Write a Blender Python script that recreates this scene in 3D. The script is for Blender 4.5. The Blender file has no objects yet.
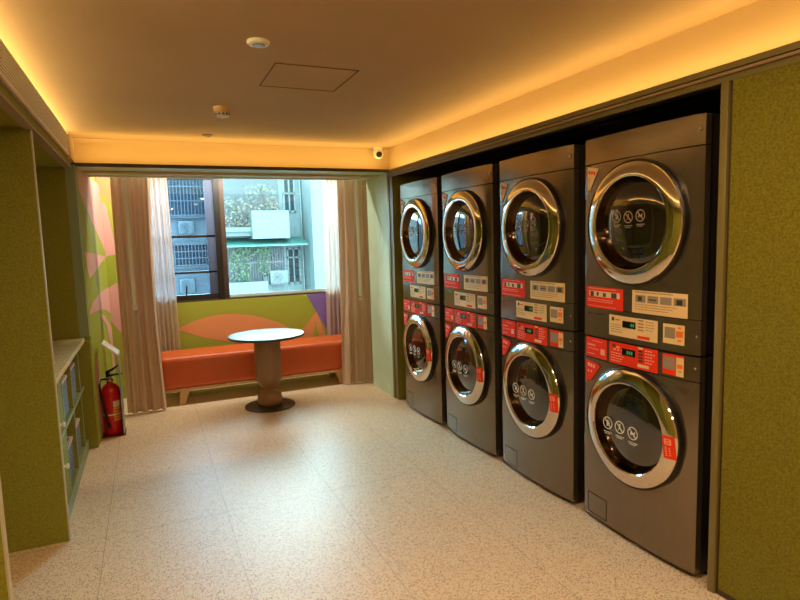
import bpy, bmesh, math, random
from mathutils import Vector, Matrix
PI = math.pi
random.seed(4)
SC = bpy.context.scene
COL = SC.collection

# ------------------------------------------------------------------ materials
def srgb(r, g, b):
    f = lambda v: (v/12.92 if v <= .04045 else ((v+.055)/1.055)**2.4)
    return tuple(f(v/255.0) for v in (r, g, b))

def nmat(name):
    m = bpy.data.materials.new(name); m.use_nodes = True
    nt = m.node_tree; nt.nodes.clear()
    out = nt.nodes.new('ShaderNodeOutputMaterial')
    return m, nt, out

def link(nt, a, b): nt.links.new(a, b)

def mat(name, col, rough=.5, metal=0., spec=.5, var=0., scale=30., bump=0., bscale=None, ior=None, coat=0., croughness=.1, stretch=None):
    m, nt, out = nmat(name)
    p = nt.nodes.new('ShaderNodeBsdfPrincipled')
    p.inputs['Base Color'].default_value = (*col, 1); p.inputs['Roughness'].default_value = rough
    p.inputs['Metallic'].default_value = metal; p.inputs['Specular IOR Level'].default_value = spec
    if ior: p.inputs['IOR'].default_value = ior
    p.inputs['Coat Weight'].default_value = coat; p.inputs['Coat Roughness'].default_value = croughness
    link(nt, p.outputs[0], out.inputs[0])
    if var or bump:
        tc = nt.nodes.new('ShaderNodeTexCoord'); src = tc.outputs['Object']
        if stretch:
            mp = nt.nodes.new('ShaderNodeMapping'); mp.inputs['Scale'].default_value = stretch
            link(nt, src, mp.inputs[0]); src = mp.outputs[0]
        n = nt.nodes.new('ShaderNodeTexNoise'); n.inputs['Scale'].default_value = scale; n.inputs['Detail'].default_value = 3
        link(nt, src, n.inputs['Vector'])
        if var:
            r = nt.nodes.new('ShaderNodeValToRGB')
            r.color_ramp.elements[0].position = .3; r.color_ramp.elements[1].position = .7
            r.color_ramp.elements[0].color = (*[c*(1-var) for c in col], 1)
            r.color_ramp.elements[1].color = (*[min(1, c*(1+var)) for c in col], 1)
            link(nt, n.outputs['Fac'], r.inputs[0]); link(nt, r.outputs[0], p.inputs['Base Color'])
        if bump:
            b = nt.nodes.new('ShaderNodeBump'); b.inputs['Strength'].default_value = bump; b.inputs['Distance'].default_value = .002
            if bscale:
                n2 = nt.nodes.new('ShaderNodeTexNoise'); n2.inputs['Scale'].default_value = bscale
                link(nt, src, n2.inputs['Vector']); link(nt, n2.outputs['Fac'], b.inputs['Height'])
            else: link(nt, n.outputs['Fac'], b.inputs['Height'])
            link(nt, b.outputs[0], p.inputs['Normal'])
    return m

def emis(name, col, s):
    m, nt, out = nmat(name)
    e = nt.nodes.new('ShaderNodeEmission'); e.inputs[0].default_value = (*col, 1); e.inputs[1].default_value = s
    link(nt, e.outputs[0], out.inputs[0]); return m

def glass(name, tint, gloss=.9, rough=.0, ior=1.5):
    m, nt, out = nmat(name)
    t = nt.nodes.new('ShaderNodeBsdfTransparent'); t.inputs[0].default_value = (*tint, 1)
    g = nt.nodes.new('ShaderNodeBsdfGlossy'); g.inputs[0].default_value = (gloss, gloss, gloss, 1); g.inputs['Roughness'].default_value = rough
    f = nt.nodes.new('ShaderNodeFresnel'); f.inputs[0].default_value = ior
    mx = nt.nodes.new('ShaderNodeMixShader')
    link(nt, f.outputs[0], mx.inputs[0]); link(nt, t.outputs[0], mx.inputs[1]); link(nt, g.outputs[0], mx.inputs[2])
    link(nt, mx.outputs[0], out.inputs[0]); return m

def sheer_mat(name, col, transp, through=.5):
    m, nt, out = nmat(name)
    d = nt.nodes.new('ShaderNodeBsdfDiffuse'); d.inputs[0].default_value = (*col, 1)
    tl = nt.nodes.new('ShaderNodeBsdfTranslucent'); tl.inputs[0].default_value = (*col, 1)
    tr = nt.nodes.new('ShaderNodeBsdfTransparent')
    a = nt.nodes.new('ShaderNodeMixShader'); a.inputs[0].default_value = through
    b = nt.nodes.new('ShaderNodeMixShader'); b.inputs[0].default_value = transp
    link(nt, d.outputs[0], a.inputs[1]); link(nt, tl.outputs[0], a.inputs[2])
    link(nt, a.outputs[0], b.inputs[1]); link(nt, tr.outputs[0], b.inputs[2])
    link(nt, b.outputs[0], out.inputs[0]); return m

def terrazzo(name, base, chips, joints=False, rough=.2, ior=1.5, scale=1.0):
    m, nt, out = nmat(name)
    N = nt.nodes.new
    p = N('ShaderNodeBsdfPrincipled'); p.inputs['Roughness'].default_value = rough; p.inputs['IOR'].default_value = ior
    link(nt, p.outputs[0], out.inputs[0])
    tc = N('ShaderNodeTexCoord')
    cur = None
    nb = N('ShaderNodeTexNoise'); nb.inputs['Scale'].default_value = 2.2
    link(nt, tc.outputs['Object'], nb.inputs['Vector'])
    rb = N('ShaderNodeMix'); rb.data_type = 'RGBA'
    rb.inputs[6].default_value = (*base, 1); rb.inputs[7].default_value = (*[c*.93 for c in base], 1)
    link(nt, nb.outputs['Fac'], rb.inputs[0]); cur = rb.outputs[2]
    for k, (col, sc, dens, size) in enumerate(chips):
        mp = N('ShaderNodeMapping'); mp.inputs['Location'].default_value = (k*3.7, k*1.9, k*.37)
        link(nt, tc.outputs['Object'], mp.inputs[0])
        v = N('ShaderNodeTexVoronoi'); v.inputs['Scale'].default_value = sc*scale
        link(nt, mp.outputs[0], v.inputs['Vector'])
        sep = N('ShaderNodeSeparateColor'); link(nt, v.outputs['Color'], sep.inputs[0])
        g = N('ShaderNodeMath'); g.operation = 'LESS_THAN'; g.inputs[1].default_value = dens; link(nt, sep.outputs[0], g.inputs[0])
        l = N('ShaderNodeMath'); l.operation = 'LESS_THAN'; l.inputs[1].default_value = size; link(nt, v.outputs['Distance'], l.inputs[0])
        mu = N('ShaderNodeMath'); mu.operation = 'MULTIPLY'; link(nt, g.outputs[0], mu.inputs[0]); link(nt, l.outputs[0], mu.inputs[1])
        mx = N('ShaderNodeMix'); mx.data_type = 'RGBA'; mx.inputs[7].default_value = (*col, 1)
        link(nt, mu.outputs[0], mx.inputs[0]); link(nt, cur, mx.inputs[6]); cur = mx.outputs[2]
    if joints:
        sx = N('ShaderNodeSeparateXYZ'); link(nt, tc.outputs['Object'], sx.inputs[0])
        def line(sock, off, per, half):
            a = N('ShaderNodeMath'); a.operation = 'ADD'; a.inputs[1].default_value = -off; link(nt, sock, a.inputs[0])
            b = N('ShaderNodeMath'); b.operation = 'PINGPONG'; b.inputs[1].default_value = per/2; link(nt, a.outputs[0], b.inputs[0])
            c = N('ShaderNodeMath'); c.operation = 'LESS_THAN'; c.inputs[1].default_value = half; link(nt, b.outputs[0], c.inputs[0])
            return c.outputs[0]
        lx = line(sx.outputs[0], .31, .61, .0018); ly = line(sx.outputs[1], 3.245, 2.44, .0022)
        mxm = N('ShaderNodeMath'); mxm.operation = 'MAXIMUM'; link(nt, lx, mxm.inputs[0]); link(nt, ly, mxm.inputs[1])
        sc_ = N('ShaderNodeMath'); sc_.operation = 'MULTIPLY'; sc_.inputs[1].default_value = .42; link(nt, mxm.outputs[0], sc_.inputs[0])
        mx = N('ShaderNodeMix'); mx.data_type = 'RGBA'; mx.inputs[7].default_value = (.10, .075, .05, 1)
        link(nt, sc_.outputs[0], mx.inputs[0]); link(nt, cur, mx.inputs[6]); cur = mx.outputs[2]
    link(nt, cur, p.inputs['Base Color'])
    return m

def dots_mat(name, base, dot, scale):
    m, nt, out = nmat(name); N = nt.nodes.new
    p = N('ShaderNodeBsdfPrincipled'); p.inputs['Roughness'].default_value = .8; link(nt, p.outputs[0], out.inputs[0])
    tc = N('ShaderNodeTexCoord'); v = N('ShaderNodeTexVoronoi'); v.inputs['Scale'].default_value = scale; v.inputs['Randomness'].default_value = .25
    link(nt, tc.outputs['Object'], v.inputs['Vector'])
    l = N('ShaderNodeMath'); l.operation = 'LESS_THAN'; l.inputs[1].default_value = .2; link(nt, v.outputs['Distance'], l.inputs[0])
    mx = N('ShaderNodeMix'); mx.data_type = 'RGBA'; mx.inputs[6].default_value = (*base, 1); mx.inputs[7].default_value = (*dot, 1)
    link(nt, l.outputs[0], mx.inputs[0]); link(nt, mx.outputs[2], p.inputs['Base Color']); return m

def tile_mat(name, col, grout, w, h):
    m, nt, out = nmat(name); N = nt.nodes.new
    p = N('ShaderNodeBsdfPrincipled'); p.inputs['Roughness'].default_value = .6; link(nt, p.outputs[0], out.inputs[0])
    tc = N('ShaderNodeTexCoord'); mp = N('ShaderNodeMapping'); mp.inputs['Rotation'].default_value = (PI/2, 0, 0)
    link(nt, tc.outputs['Object'], mp.inputs[0])
    b = N('ShaderNodeTexBrick'); b.inputs['Scale'].default_value = 1; b.offset = 0
    b.inputs['Brick Width'].default_value = w; b.inputs['Row Height'].default_value = h; b.inputs['Mortar Size'].default_value = .012
    b.inputs['Color1'].default_value = (*col, 1); b.inputs['Color2'].default_value = (*[c*.96 for c in col], 1); b.inputs['Mortar'].default_value = (*grout, 1)
    link(nt, mp.outputs[0], b.inputs['Vector']); link(nt, b.outputs['Color'], p.inputs['Base Color']); return m

M = {}
M['floor'] = terrazzo('terrazzo floor', srgb(244, 219, 182),
    [(srgb(196, 158, 116), 120, .50, .38), (srgb(146, 106, 70), 150, .34, .36), (srgb(240, 222, 192), 105, .40, .36), (srgb(204, 168, 126), 70, .25, .32)], True, rough=.40, ior=1.43)
M['counter'] = terrazzo('terrazzo counter', srgb(232, 214, 156), [(srgb(150, 120, 60), 90, .4, .36), (srgb(235, 225, 190), 70, .35, .36), (srgb(110, 85, 50), 120, .25, .34)], rough=.3)
M['ceiling'] = mat('ceiling paint', srgb(186, 157, 120), .85, var=.04, scale=1.5)  # same cream paint as the cove, darkened to keep the mid ceiling dim
M['cove'] = mat('cove paint', srgb(214, 186, 142), .8)
M['olive'] = mat('olive woven panel', srgb(118, 112, 25), .75, var=.30, scale=120, bump=.5, spec=.25)
M['olive_dark'] = mat('olive dark panel', srgb(140, 138, 48), .75, var=.22, scale=120, bump=.4, spec=.25)
M['olive_trim'] = mat('olive painted trim', srgb(122, 112, 62), .45)
M['bronze'] = mat('dark bronze trim', srgb(70, 58, 34), .4)
M['taupe'] = mat('taupe trim', srgb(150, 126, 96), .5)
M['sage'] = mat('sage paint', srgb(200, 226, 198), .5, var=.07, scale=4)
M['sage_edge'] = mat('sage shelf edge', srgb(140, 158, 124), .5)
M['edge'] = mat('pale panel edging', srgb(190, 180, 140), .5)
M['niche'] = mat('niche black paint', srgb(66, 58, 38), .7)
M['grille'] = mat('grille aluminium', srgb(238, 230, 214), .5)
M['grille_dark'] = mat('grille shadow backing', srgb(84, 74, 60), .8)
M['white'] = mat('white plastic', srgb(240, 238, 232), .4)
M['cream'] = mat('cream plastic', srgb(205, 170, 115), .5)
M['black'] = mat('black plastic', srgb(18, 17, 16), .35)
M['graphite'] = mat('graphite steel front', srgb(136, 125, 110), .19, metal=.84, var=.03, scale=40, stretch=(1, 1, .05))
M['graphite_side'] = mat('graphite steel side', srgb(52, 46, 42), .45, metal=.4)
M['gasket'] = mat('black door gasket', srgb(14, 12, 11), .4)
M['chrome'] = mat('chrome', srgb(232, 228, 222), .07, metal=1.)
M['chrome_dark'] = mat('smoked chrome', srgb(120, 98, 76), .12, metal=1.)  # chrome with its dark brown reflection put into the colour
M['doorglass'] = mat('dark door glass', srgb(20, 18, 16), .04, spec=.8, ior=1.7, coat=.6, croughness=.02)
M['icon'] = mat('white icon print', srgb(228, 224, 216), .5)
M['icon_dim'] = mat('grey icon print', srgb(150, 138, 118), .5)
M['red'] = mat('red label print', srgb(238, 58, 30), .75, spec=.15)
M['red_lt'] = mat('pale print on red', srgb(250, 170, 140), .5)
M['tan'] = mat('tan label print', srgb(236, 206, 150), .5)
M['tan_dk'] = mat('brown print on tan', srgb(150, 110, 66), .5)
M['ink'] = mat('dark label ink', srgb(58, 46, 38), .5)
M['qr'] = mat('blank grey label square', srgb(150, 138, 118), .6)
M['orange_dot'] = mat('orange label mark', srgb(240, 120, 40), .5)
M['lcd'] = mat('black display', srgb(14, 14, 12), .15)
M['lcd_on'] = emis('green display digits', (.1, .5, .12), .5)
M['steel'] = mat('steel button', srgb(200, 195, 185), .2, metal=1.)
M['leather'] = mat('orange leatherette', srgb(206, 92, 40), .36, var=.04, scale=8, bump=.12, bscale=260)
M['wood'] = mat('light ash wood', srgb(206, 168, 120), .5, var=.1, scale=14, stretch=(1, 1, 8))
M['walnut'] = mat('brown turned wood', srgb(150, 112, 76), .38, var=.1, scale=9, stretch=(6, 6, .6))
M['tabletop'] = mat('pale table laminate', srgb(112, 132, 136), .4, spec=.15)
M['table_edge'] = mat('dark table edge', srgb(62, 62, 52), .4)
M['table_base'] = mat('dark bronze base plate', srgb(78, 64, 54), .35, metal=.5)
M['drape'] = sheer_mat('taupe curtain cloth', srgb(232, 208, 186), 0., .28)
M['drape2'] = mat('curtain cloth hem', srgb(176, 146, 120), .9)
M['sheer'] = sheer_mat('sheer voile', srgb(226, 206, 192), .17)
M['m_olive'] = mat('mural olive', srgb(160, 168, 52), .6)
M['m_olive2'] = mat('mural light olive', srgb(178, 160, 40), .6)
M['m_orange'] = mat('mural orange', srgb(222, 150, 96), .6)
M['m_pink'] = mat('mural pink', srgb(222, 166, 154), .6)
M['m_purple'] = mat('mural purple', srgb(128, 100, 176), .6)
M['frame'] = mat('dark window frame', srgb(44, 40, 36), .4, metal=.3)
M['frame_brown'] = mat('brown window frame', srgb(84, 68, 56), .4, metal=.2)
M['sill'] = mat('window sill metal', srgb(190, 205, 205), .35)
M['glass_clear'] = glass('clear pane', (.86, .97, .97))
M['glass_blue'] = glass('blue tinted pane', (.56, .70, .80))
M['led_warm'] = emis('warm led', (1, .62, .22), 4)
M['led_white'] = emis('white led', (1, .84, .74), 1)
M['lamp'] = emis('downlight lens', (1, .76, .48), 6)  # glowing lens of the added ceiling lamps
M['ext_red'] = mat('extinguisher red', srgb(200, 22, 18), .3)
M['label_y'] = mat('yellow label', srgb(214, 160, 50), .5)
M['label_w'] = mat('pale label', srgb(220, 205, 170), .5)
M['stand'] = mat('grey stand metal', srgb(168, 168, 172), .35, metal=.3)
M['basket'] = dots_mat('blue grey dotted fabric', srgb(112, 128, 138), srgb(52, 60, 74), 30)
M['basket_rim'] = mat('pale pink basket rim', srgb(214, 186, 176), .8)
M['basket_in'] = mat('black basket lining', srgb(16, 14, 14), .9)
EXT_DIM = .068  # darkens every exterior colour to offset the strong sky
def ex(r, g, b): return tuple(c*EXT_DIM for c in srgb(r, g, b))
M['facade'] = tile_mat('pale tiled facade', ex(178, 228, 232), ex(160, 210, 214), .3, .3)  # cyan cast of the daylight is tinted into these tiles
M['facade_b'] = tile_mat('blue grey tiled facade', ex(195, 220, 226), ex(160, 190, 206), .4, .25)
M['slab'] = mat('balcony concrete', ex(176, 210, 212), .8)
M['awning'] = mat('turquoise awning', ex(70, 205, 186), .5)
M['ext_dark'] = mat('balcony shade interior', ex(140, 160, 168), .8)  # shade of the balcony recesses, put into a flat colour
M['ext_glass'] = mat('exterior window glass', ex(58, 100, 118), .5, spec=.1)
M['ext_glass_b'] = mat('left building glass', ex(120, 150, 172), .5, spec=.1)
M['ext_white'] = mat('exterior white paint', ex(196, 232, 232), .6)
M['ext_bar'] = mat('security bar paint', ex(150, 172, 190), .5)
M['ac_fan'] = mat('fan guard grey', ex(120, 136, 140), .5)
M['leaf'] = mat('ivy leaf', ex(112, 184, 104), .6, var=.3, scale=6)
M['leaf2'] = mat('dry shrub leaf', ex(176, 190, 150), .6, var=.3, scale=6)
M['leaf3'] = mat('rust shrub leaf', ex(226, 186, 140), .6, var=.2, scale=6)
M['stem'] = mat('plant stem', ex(110, 100, 80), .8)
M['rear'] = mat('rear wall paint', srgb(190, 165, 125), .8)

# ------------------------------------------------------------------ mesh helpers
class MB:
    def __init__(s): s.bm = bmesh.new()
    def face(s, pts, mi=0):
        f = s.bm.faces.new([s.bm.verts.new(p) for p in pts]); f.material_index = mi; return f
    def box(s, x0, x1, y0, y1, z0, z1, mi=0, bev=0, seg=2):
        v = [s.bm.verts.new((x, y, z)) for x in (x0, x1) for y in (y0, y1) for z in (z0, z1)]
        fs = [s.bm.faces.new([v[i] for i in q]) for q in ((0, 1, 3, 2), (4, 6, 7, 5), (0, 4, 5, 1), (2, 3, 7, 6), (0, 2, 6, 4), (1, 5, 7, 3))]
        for f in fs: f.material_index = mi
        if bev:
            es = list({e for f in fs for e in f.edges})
            r = bmesh.ops.bevel(s.bm, geom=es, offset=bev, segments=seg, profile=.5, affect='EDGES')
            for f in r['faces']: f.material_index = mi
        return s
    def prism(s, poly, z0, z1, mi=0, fn=None):
        fn = fn or (lambda a, b, z: (a, b, z))
        lo = [s.bm.verts.new(fn(a, b, z0)) for a, b in poly]; hi = [s.bm.verts.new(fn(a, b, z1)) for a, b in poly]
        n = len(poly)
        fs = [s.bm.faces.new(lo[::-1]), s.bm.faces.new(hi)]
        fs += [s.bm.faces.new([lo[i], lo[(i+1) % n], hi[(i+1) % n], hi[i]]) for i in range(n)]
        for f in fs: f.material_index = mi
        return s
    def lathe(s, prof, c=(0, 0, 0), axis='z', n=40, mi=0, ring=False):
        rows = []
        for r, h in prof:
            row = []
            if r < 1e-6:
                p = (c[0], c[1], c[2]+h) if axis == 'z' else ((c[0], c[1]-h, c[2]) if axis == 'y' else (c[0]+h, c[1], c[2]))
                row = [s.bm.verts.new(p)]*n
            else:
                for k in range(n):
                    t = 2*PI*k/n; a, b = r*math.cos(t), r*math.sin(t)
                    p = (c[0]+a, c[1]+b, c[2]+h) if axis == 'z' else ((c[0]+a, c[1]-h, c[2]+b) if axis == 'y' else (c[0]+h, c[1]+a, c[2]+b))
                    row.append(s.bm.verts.new(p))
            rows.append(row)
        pairs = list(zip(rows, rows[1:]))
        if ring: pairs.append((rows[-1], rows[0]))
        for A, B in pairs:
            for k in range(n):
                q = [A[k], A[(k+1) % n], B[(k+1) % n], B[k]]
                u = []
                for v in q:
                    if v not in u: u.append(v)
                if len(u) >= 3:
                    f = s.bm.faces.new(u); f.material_index = mi
        if not ring:
            for row in (rows[0], rows[-1]):
                if row[0] is not row[1]:
                    f = s.bm.faces.new(row); f.material_index = mi
        return s
    def tube(s, pts, r, n=8, mi=0):
        pts = [Vector(p) for p in pts]; rows = []
        up = Vector((0, 0, 1))
        for i, p in enumerate(pts):
            d = (pts[min(i+1, len(pts)-1)]-pts[max(i-1, 0)]).normalized()
            a = d.cross(up if abs(d.z) < .95 else Vector((1, 0, 0))).normalized(); b = d.cross(a)
            rr = r[i] if isinstance(r, (list, tuple)) else r
            rows.append([s.bm.verts.new(p+a*rr*math.cos(2*PI*k/n)+b*rr*math.sin(2*PI*k/n)) for k in range(n)])
        for A, B in zip(rows, rows[1:]):
            for k in range(n):
                f = s.bm.faces.new([A[k], A[(k+1) % n], B[(k+1) % n], B[k]]); f.material_index = mi
        for row in (rows[0], rows[-1]):
            f = s.bm.faces.new(row); f.material_index = mi
        return s
    def grid(s, fn, nu, nv, mi=0, closed=False):
        V = [[s.bm.verts.new(fn(i/nu, j/nv)) for j in range(nv+1)] for i in range(nu+1)]
        for i in range(nu):
            for j in range(nv):
                f = s.bm.faces.new([V[i][j], V[i+1][j], V[i+1][j+1], V[i][j+1]]); f.material_index = mi
        return s
    def build(s, name, mats, parent=None, loc=(0, 0, 0), ang=30, recalc=True, rot=None):
        if recalc: bmesh.ops.recalc_face_normals(s.bm, faces=s.bm.faces[:])
        me = bpy.data.meshes.new(name); s.bm.to_mesh(me); s.bm.free()
        for m in (mats if isinstance(mats, (list, tuple)) else [mats]): me.materials.append(m)
        me.shade_smooth(); me.set_sharp_from_angle(angle=math.radians(ang))
        o = bpy.data.objects.new(name, me); COL.objects.link(o); o.location = loc
        if rot: o.rotation_euler = rot
        if parent: o.parent = parent
        return o

def tag(o, label=None, cat=None, group=None, kind=None):
    if label: o['label'] = label
    if cat: o['category'] = cat
    if group: o['group'] = group
    if kind: o['kind'] = kind
    return o

def thing(name, label, cat, loc=(0, 0, 0), rz=0, group=None):
    o = bpy.data.objects.new(name, None); COL.objects.link(o); o.empty_display_size = .1
    o.location = loc; o.rotation_euler = (0, 0, rz)
    return tag(o, label, cat, group)

def copy_tree(root, parent=None):
    c = root.copy(); COL.objects.link(c)
    if parent: c.parent = parent
    for ch in list(root.children): copy_tree(ch, c)
    return c

def struct(name, mb, m, label=None, ang=30):
    return tag(mb.build(name, m, ang=ang), label, None, None, 'structure')

# ------------------------------------------------------------------ room shell
CZ = 2.34
struct('floor', MB().box(-.95, 3.0, -2.7, 6.30, -.06, 0), M['floor'])
struct('ceiling', MB().box(-.80, 2.20, -2.7, 5.20, CZ, CZ+.06), M['ceiling'])
# right cove: upstand, ledge, lip
struct('trim_1', MB().box(2.15, 2.20, -2.7, 5.20, 2.06, CZ), M['cove'])
struct('trim_2', MB().box(2.055, 2.15, -2.7, 4.90, 2.085, 2.098).box(2.04, 2.055, -2.7, 4.90, 2.092, 2.116), M['olive_trim'])
struct('trim_3', MB().box(2.035, 2.06, -2.7, 4.90, 2.075, 2.086), M['taupe'])
struct('trim_17', MB().box(2.05, 2.06, -2.7, 4.90, 2.052, 2.075), M['olive_trim'])
# far cove
struct('trim_4', MB().box(-.80, 2.15, 5.13, 5.18, 2.08, CZ), M['cove'])
struct('trim_5', MB().box(-.50, 2.15, 4.90, 5.48, 2.098, 2.112).box(-.50, 2.15, 5.465, 5.48, 2.112, 2.42), M['sage'])
struct('trim_18', MB().box(-.43, 2.05, 5.452, 5.488, 2.086, 2.0975), M['white'])
struct('trim_6', MB().box(-.50, 2.10, 4.886, 4.90, 2.098, 2.124), M['bronze'])
# left soffit over the shelving
struct('trim_7', MB().box(-.95, -.462, -2.7, 4.86, 2.08, 2.276), M['olive_dark'])
struct('trim_8', MB().box(-.50, -.455, -2.7, 4.86, 2.072, 2.082).box(-.462, -.452, -2.7, 4.86, 2.128, 2.138), M['taupe'])
struct('trim_9', MB().box(-.462, -.440, 4.635, 4.90, 2.125, 2.300).box(-.95, -.475, 4.86, 5.14, 2.112, 2.30), M['cove'])
struct('trim_10', MB().box(-.80, -.76, -2.7, 5.18, 2.20, CZ), M['cove'])
struct('wall_left', MB().box(-1.0, -.90, -2.7, 4.88, 0, 2.1).box(-.90, -.50, 4.805, 4.88, 0, 2.08), M['olive_dark'])
struct('wall_rear', MB().box(-1.0, 3.0, -2.76, -2.70, 0, 2.45), M['rear'])
# niche for the machines
mb = MB()
mb.box(2.95, 3.0, 1.5, 4.95, 0, 2.12).box(2.10, 2.95, 1.545, 1.575, 0, 2.075).box(2.06, 2.95, 1.575, 4.94, 2.06, 2.085)
struct('wall_right', mb, M['niche'])
struct('trim_11', MB().box(2.075, 2.95, 4.84, 4.94, 0, 2.06), M['olive_dark'])
mb = MB(); mb.box(2.05, 2.075, 4.905, 4.945, 0, 2.09, bev=.003).box(2.058, 2.075, 4.84, 4.90, 0, 2.075)
struct('trim_12', mb, M['olive_trim'])
mb = MB(); mb.box(2.045, 2.10, 1.548, 1.580, 0, 2.056, bev=.003)
struct('trim_13', mb, M['olive_trim'])
mb = MB(); mb.box(2.052, 2.10, -2.7, 1.534, .03, 2.052)
struct('wall_right_front', mb, M['olive'])
mb = MB(); mb.box(2.058, 2.10, -2.7, 1.548, 0, .03).box(2.062, 2.10, 1.534, 1.548, .03, 2.056); struct('trim_14', mb, M['bronze'])
# alcove right wall (sage liner, then a curtain pocket)
struct('wall_alcove_right', MB().box(2.052, 2.15, 4.945, 5.48, 0, 2.10), M['sage'])
struct('wall_pocket_right', MB().box(2.13, 2.20, 5.48, 6.30, 0, 2.42), M['m_olive'])
struct('trim_15', MB().box(-.60, 2.20, 5.465, 6.42, 2.42, 2.47), M['sage'])
# alcove left wall with painted mural
A, B = Vector((-.435, 4.86, 0)), Vector((-.37, 6.25, 0))
mb = MB(); mb.prism([(A.x, A.y), (B.x, B.y), (-.6, 6.25), (-.6, 4.86)], 0, 2.097).box(-.60, -.40, 5.48, 6.25, 2.097, 2.42)
dirw = (B-A).normalized(); nw = Vector((dirw.y, -dirw.x, 0))
def lw(s, z, off=.0015):
    p = A+dirw*(s+.04)+nw*off; return (p.x, p.y, z)
def arc(p, q, bulge, n=10):
    (x0, y0), (x1, y1) = p, q; out = []
    for i in range(n):
        t = i/n; b = 4*t*(1-t)*bulge
        out.append((x0+(x1-x0)*t-(y1-y0)*b, y0+(y1-y0)*t+(x1-x0)*b))
    return out
def mural(pts, mi, off=.0015): mb.face([lw(s, z, off) for s, z in pts], mi)
mural([(.0, 2.09), (.60, 2.09), (1.34, 2.09), (1.34, 1.45), (.13, 1.87), (.0, 1.93)], 1)
mural([(.02, 1.47), (.7, 1.45), (1.34, 1.41), (.15, 1.26)], 1)
mural([(.0, 1.0), (.19, 1.07), (.7, 1.11), (1.34, 1.12), (1.34, .86), (1.0, .93), (.6, .975)], 1)
mural([(.5, .955), (.9, .89), (1.34, .72), (1.34, .30), (1.16, .30), (1.14, .55), (.95, .80)], 1)
mural([(.05, .02), (.05, .62), (.22, .66), (.34, .02)], 1)
struct('wall_alcove_left', mb, [M['m_olive'], M['m_pink'], M['m_orange']])
struct('trim_16', MB().box(-.50, -.437, 4.80, 4.86, .845, 2.098), M['sage_edge'])
# window wall with the mural under the sill
mb = MB()
WX0, WX1, SZ = -.15, 2.08, .915
mb.box(-.6, 2.20, 6.25, 6.42, 0, SZ).box(-.6, WX0, 6.25, 6.42, SZ, 2.42).box(WX1, 2.20, 6.25, 6.42, SZ, 2.42).box(WX0, WX1, 6.25, 6.42, 2.21, 2.42)
def wall(pts, mi, off=.0015): mb.face([(x, 6.25-off, z) for x, z in pts], mi)
wall([(.22, .645)]+arc((.22, .645), (.78, .765), .07)+arc((.78, .765), (1.46, .50), .07)+[(1.46, .50)]+[(1.2, .40)]+arc((1.2, .40), (.22, .645), .05), 2)
wall([(1.585, SZ), (2.1, SZ), (2.1, .3), (1.90, .3)], 3)
wall([(1.40, .40), (1.69, .715), (1.80, .40)], 2, .0022)
wall([(1.64, .40), (1.665, .62), (1.72, .40)], 0, .003)
wall([(-.45, 2.22), (-.22, 2.22), (-.24, 1.85), (-.36, 2.02)], 2)
wall([(-.42, 2.0), (-.33, 1.90), (-.27, 1.43), (-.42, 1.40)], 1)
wall([(-.42, 1.08), (-.25, 1.18), (-.25, .6), (-.42, .86)], 1)
struct('wall_window', mb, [M['m_olive'], M['m_pink'], M['m_orange'], M['m_purple']])

# ------------------------------------------------------------------ window
def bar(x0, x1, z0, z1, y0=6.27, y1=6.33, m='frame', nm='window_frame', par=None):
    return MB().box(x0, x1, y0, y1, z0, z1, bev=.003).build(nm, M[m], par)
win = tag(bpy.data.objects.new('window_1', None), 'dark framed window over the bench, casement left and fixed pane right', None, None, 'structure'); COL.objects.link(win)
mb = MB(); mb.box(WX0, WX1, 6.262, 6.35, SZ, SZ+.016).box(WX0, WX1, 6.262, 6.35, 2.18, 2.22).box(WX0, WX0+.05, 6.262, 6.35, SZ, 2.2).box(WX1-.05, WX1, 6.262, 6.35, SZ, 2.2)
mb.build('window_frame', M['frame_brown'], win)
bar(.662, .715, SZ+.01, 2.2, 6.262, 6.335, 'frame', 'mullion', win)
bar(.715, .768, SZ+.01, 2.2, 6.275, 6.345, 'frame_brown', 'mullion', win)
mb = MB(); mb.box(WX0+.05, .662, 6.275, 6.33, SZ+.016, SZ+.072).box(WX0+.05, WX0+.1, 6.275, 6.33, SZ+.07, 2.2).box(WX0+.05, .662, 6.275, 6.33, 2.16, 2.2)
mb.build('casement_sash', M['frame'], win)
M['sash'] = mat('slate blue sash stile', srgb(84, 98, 126), .4, spec=.3)
MB().box(.575, .662, 6.28, 6.325, SZ+.07, 2.17, bev=.002).build('sash_stile', M['sash'], win)
bar(WX0+.05, .66, 1.205, 1.228, 6.28, 6.325, 'frame', 'transom_bar', win)
bar(WX0+.05, .66, 1.572, 1.598, 6.28, 6.325, 'frame', 'transom_bar', win)
for z0, z1 in ((SZ+.07, 1.205), (1.228, 1.572), (1.598, 2.17)):
    MB().box(WX0+.09, .664, 6.298, 6.304, z0, z1).build('tinted_pane', M['glass_blue'], win)
MB().box(.765, WX1-.04, 6.305, 6.311, SZ+.03, 2.19).build('fixed_pane', M['glass_clear'], win)
mb = MB(); mb.box(.768, WX1-.04, 6.272, 6.34, SZ+.014, SZ+.034, bev=.003).box(.768, WX1-.04, 6.268, 6.276, SZ+.022, SZ+.05)
mb.build('sill_rail', M['sill'], win)
mb = MB(); mb.tube([(.335, 6.27, SZ+.05), (.335, 6.25, SZ+.06), (.34, 6.25, SZ+.10), (.345, 6.252, SZ+.165)], .008)
mb.build('window_handle', M['frame'], win)

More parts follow.
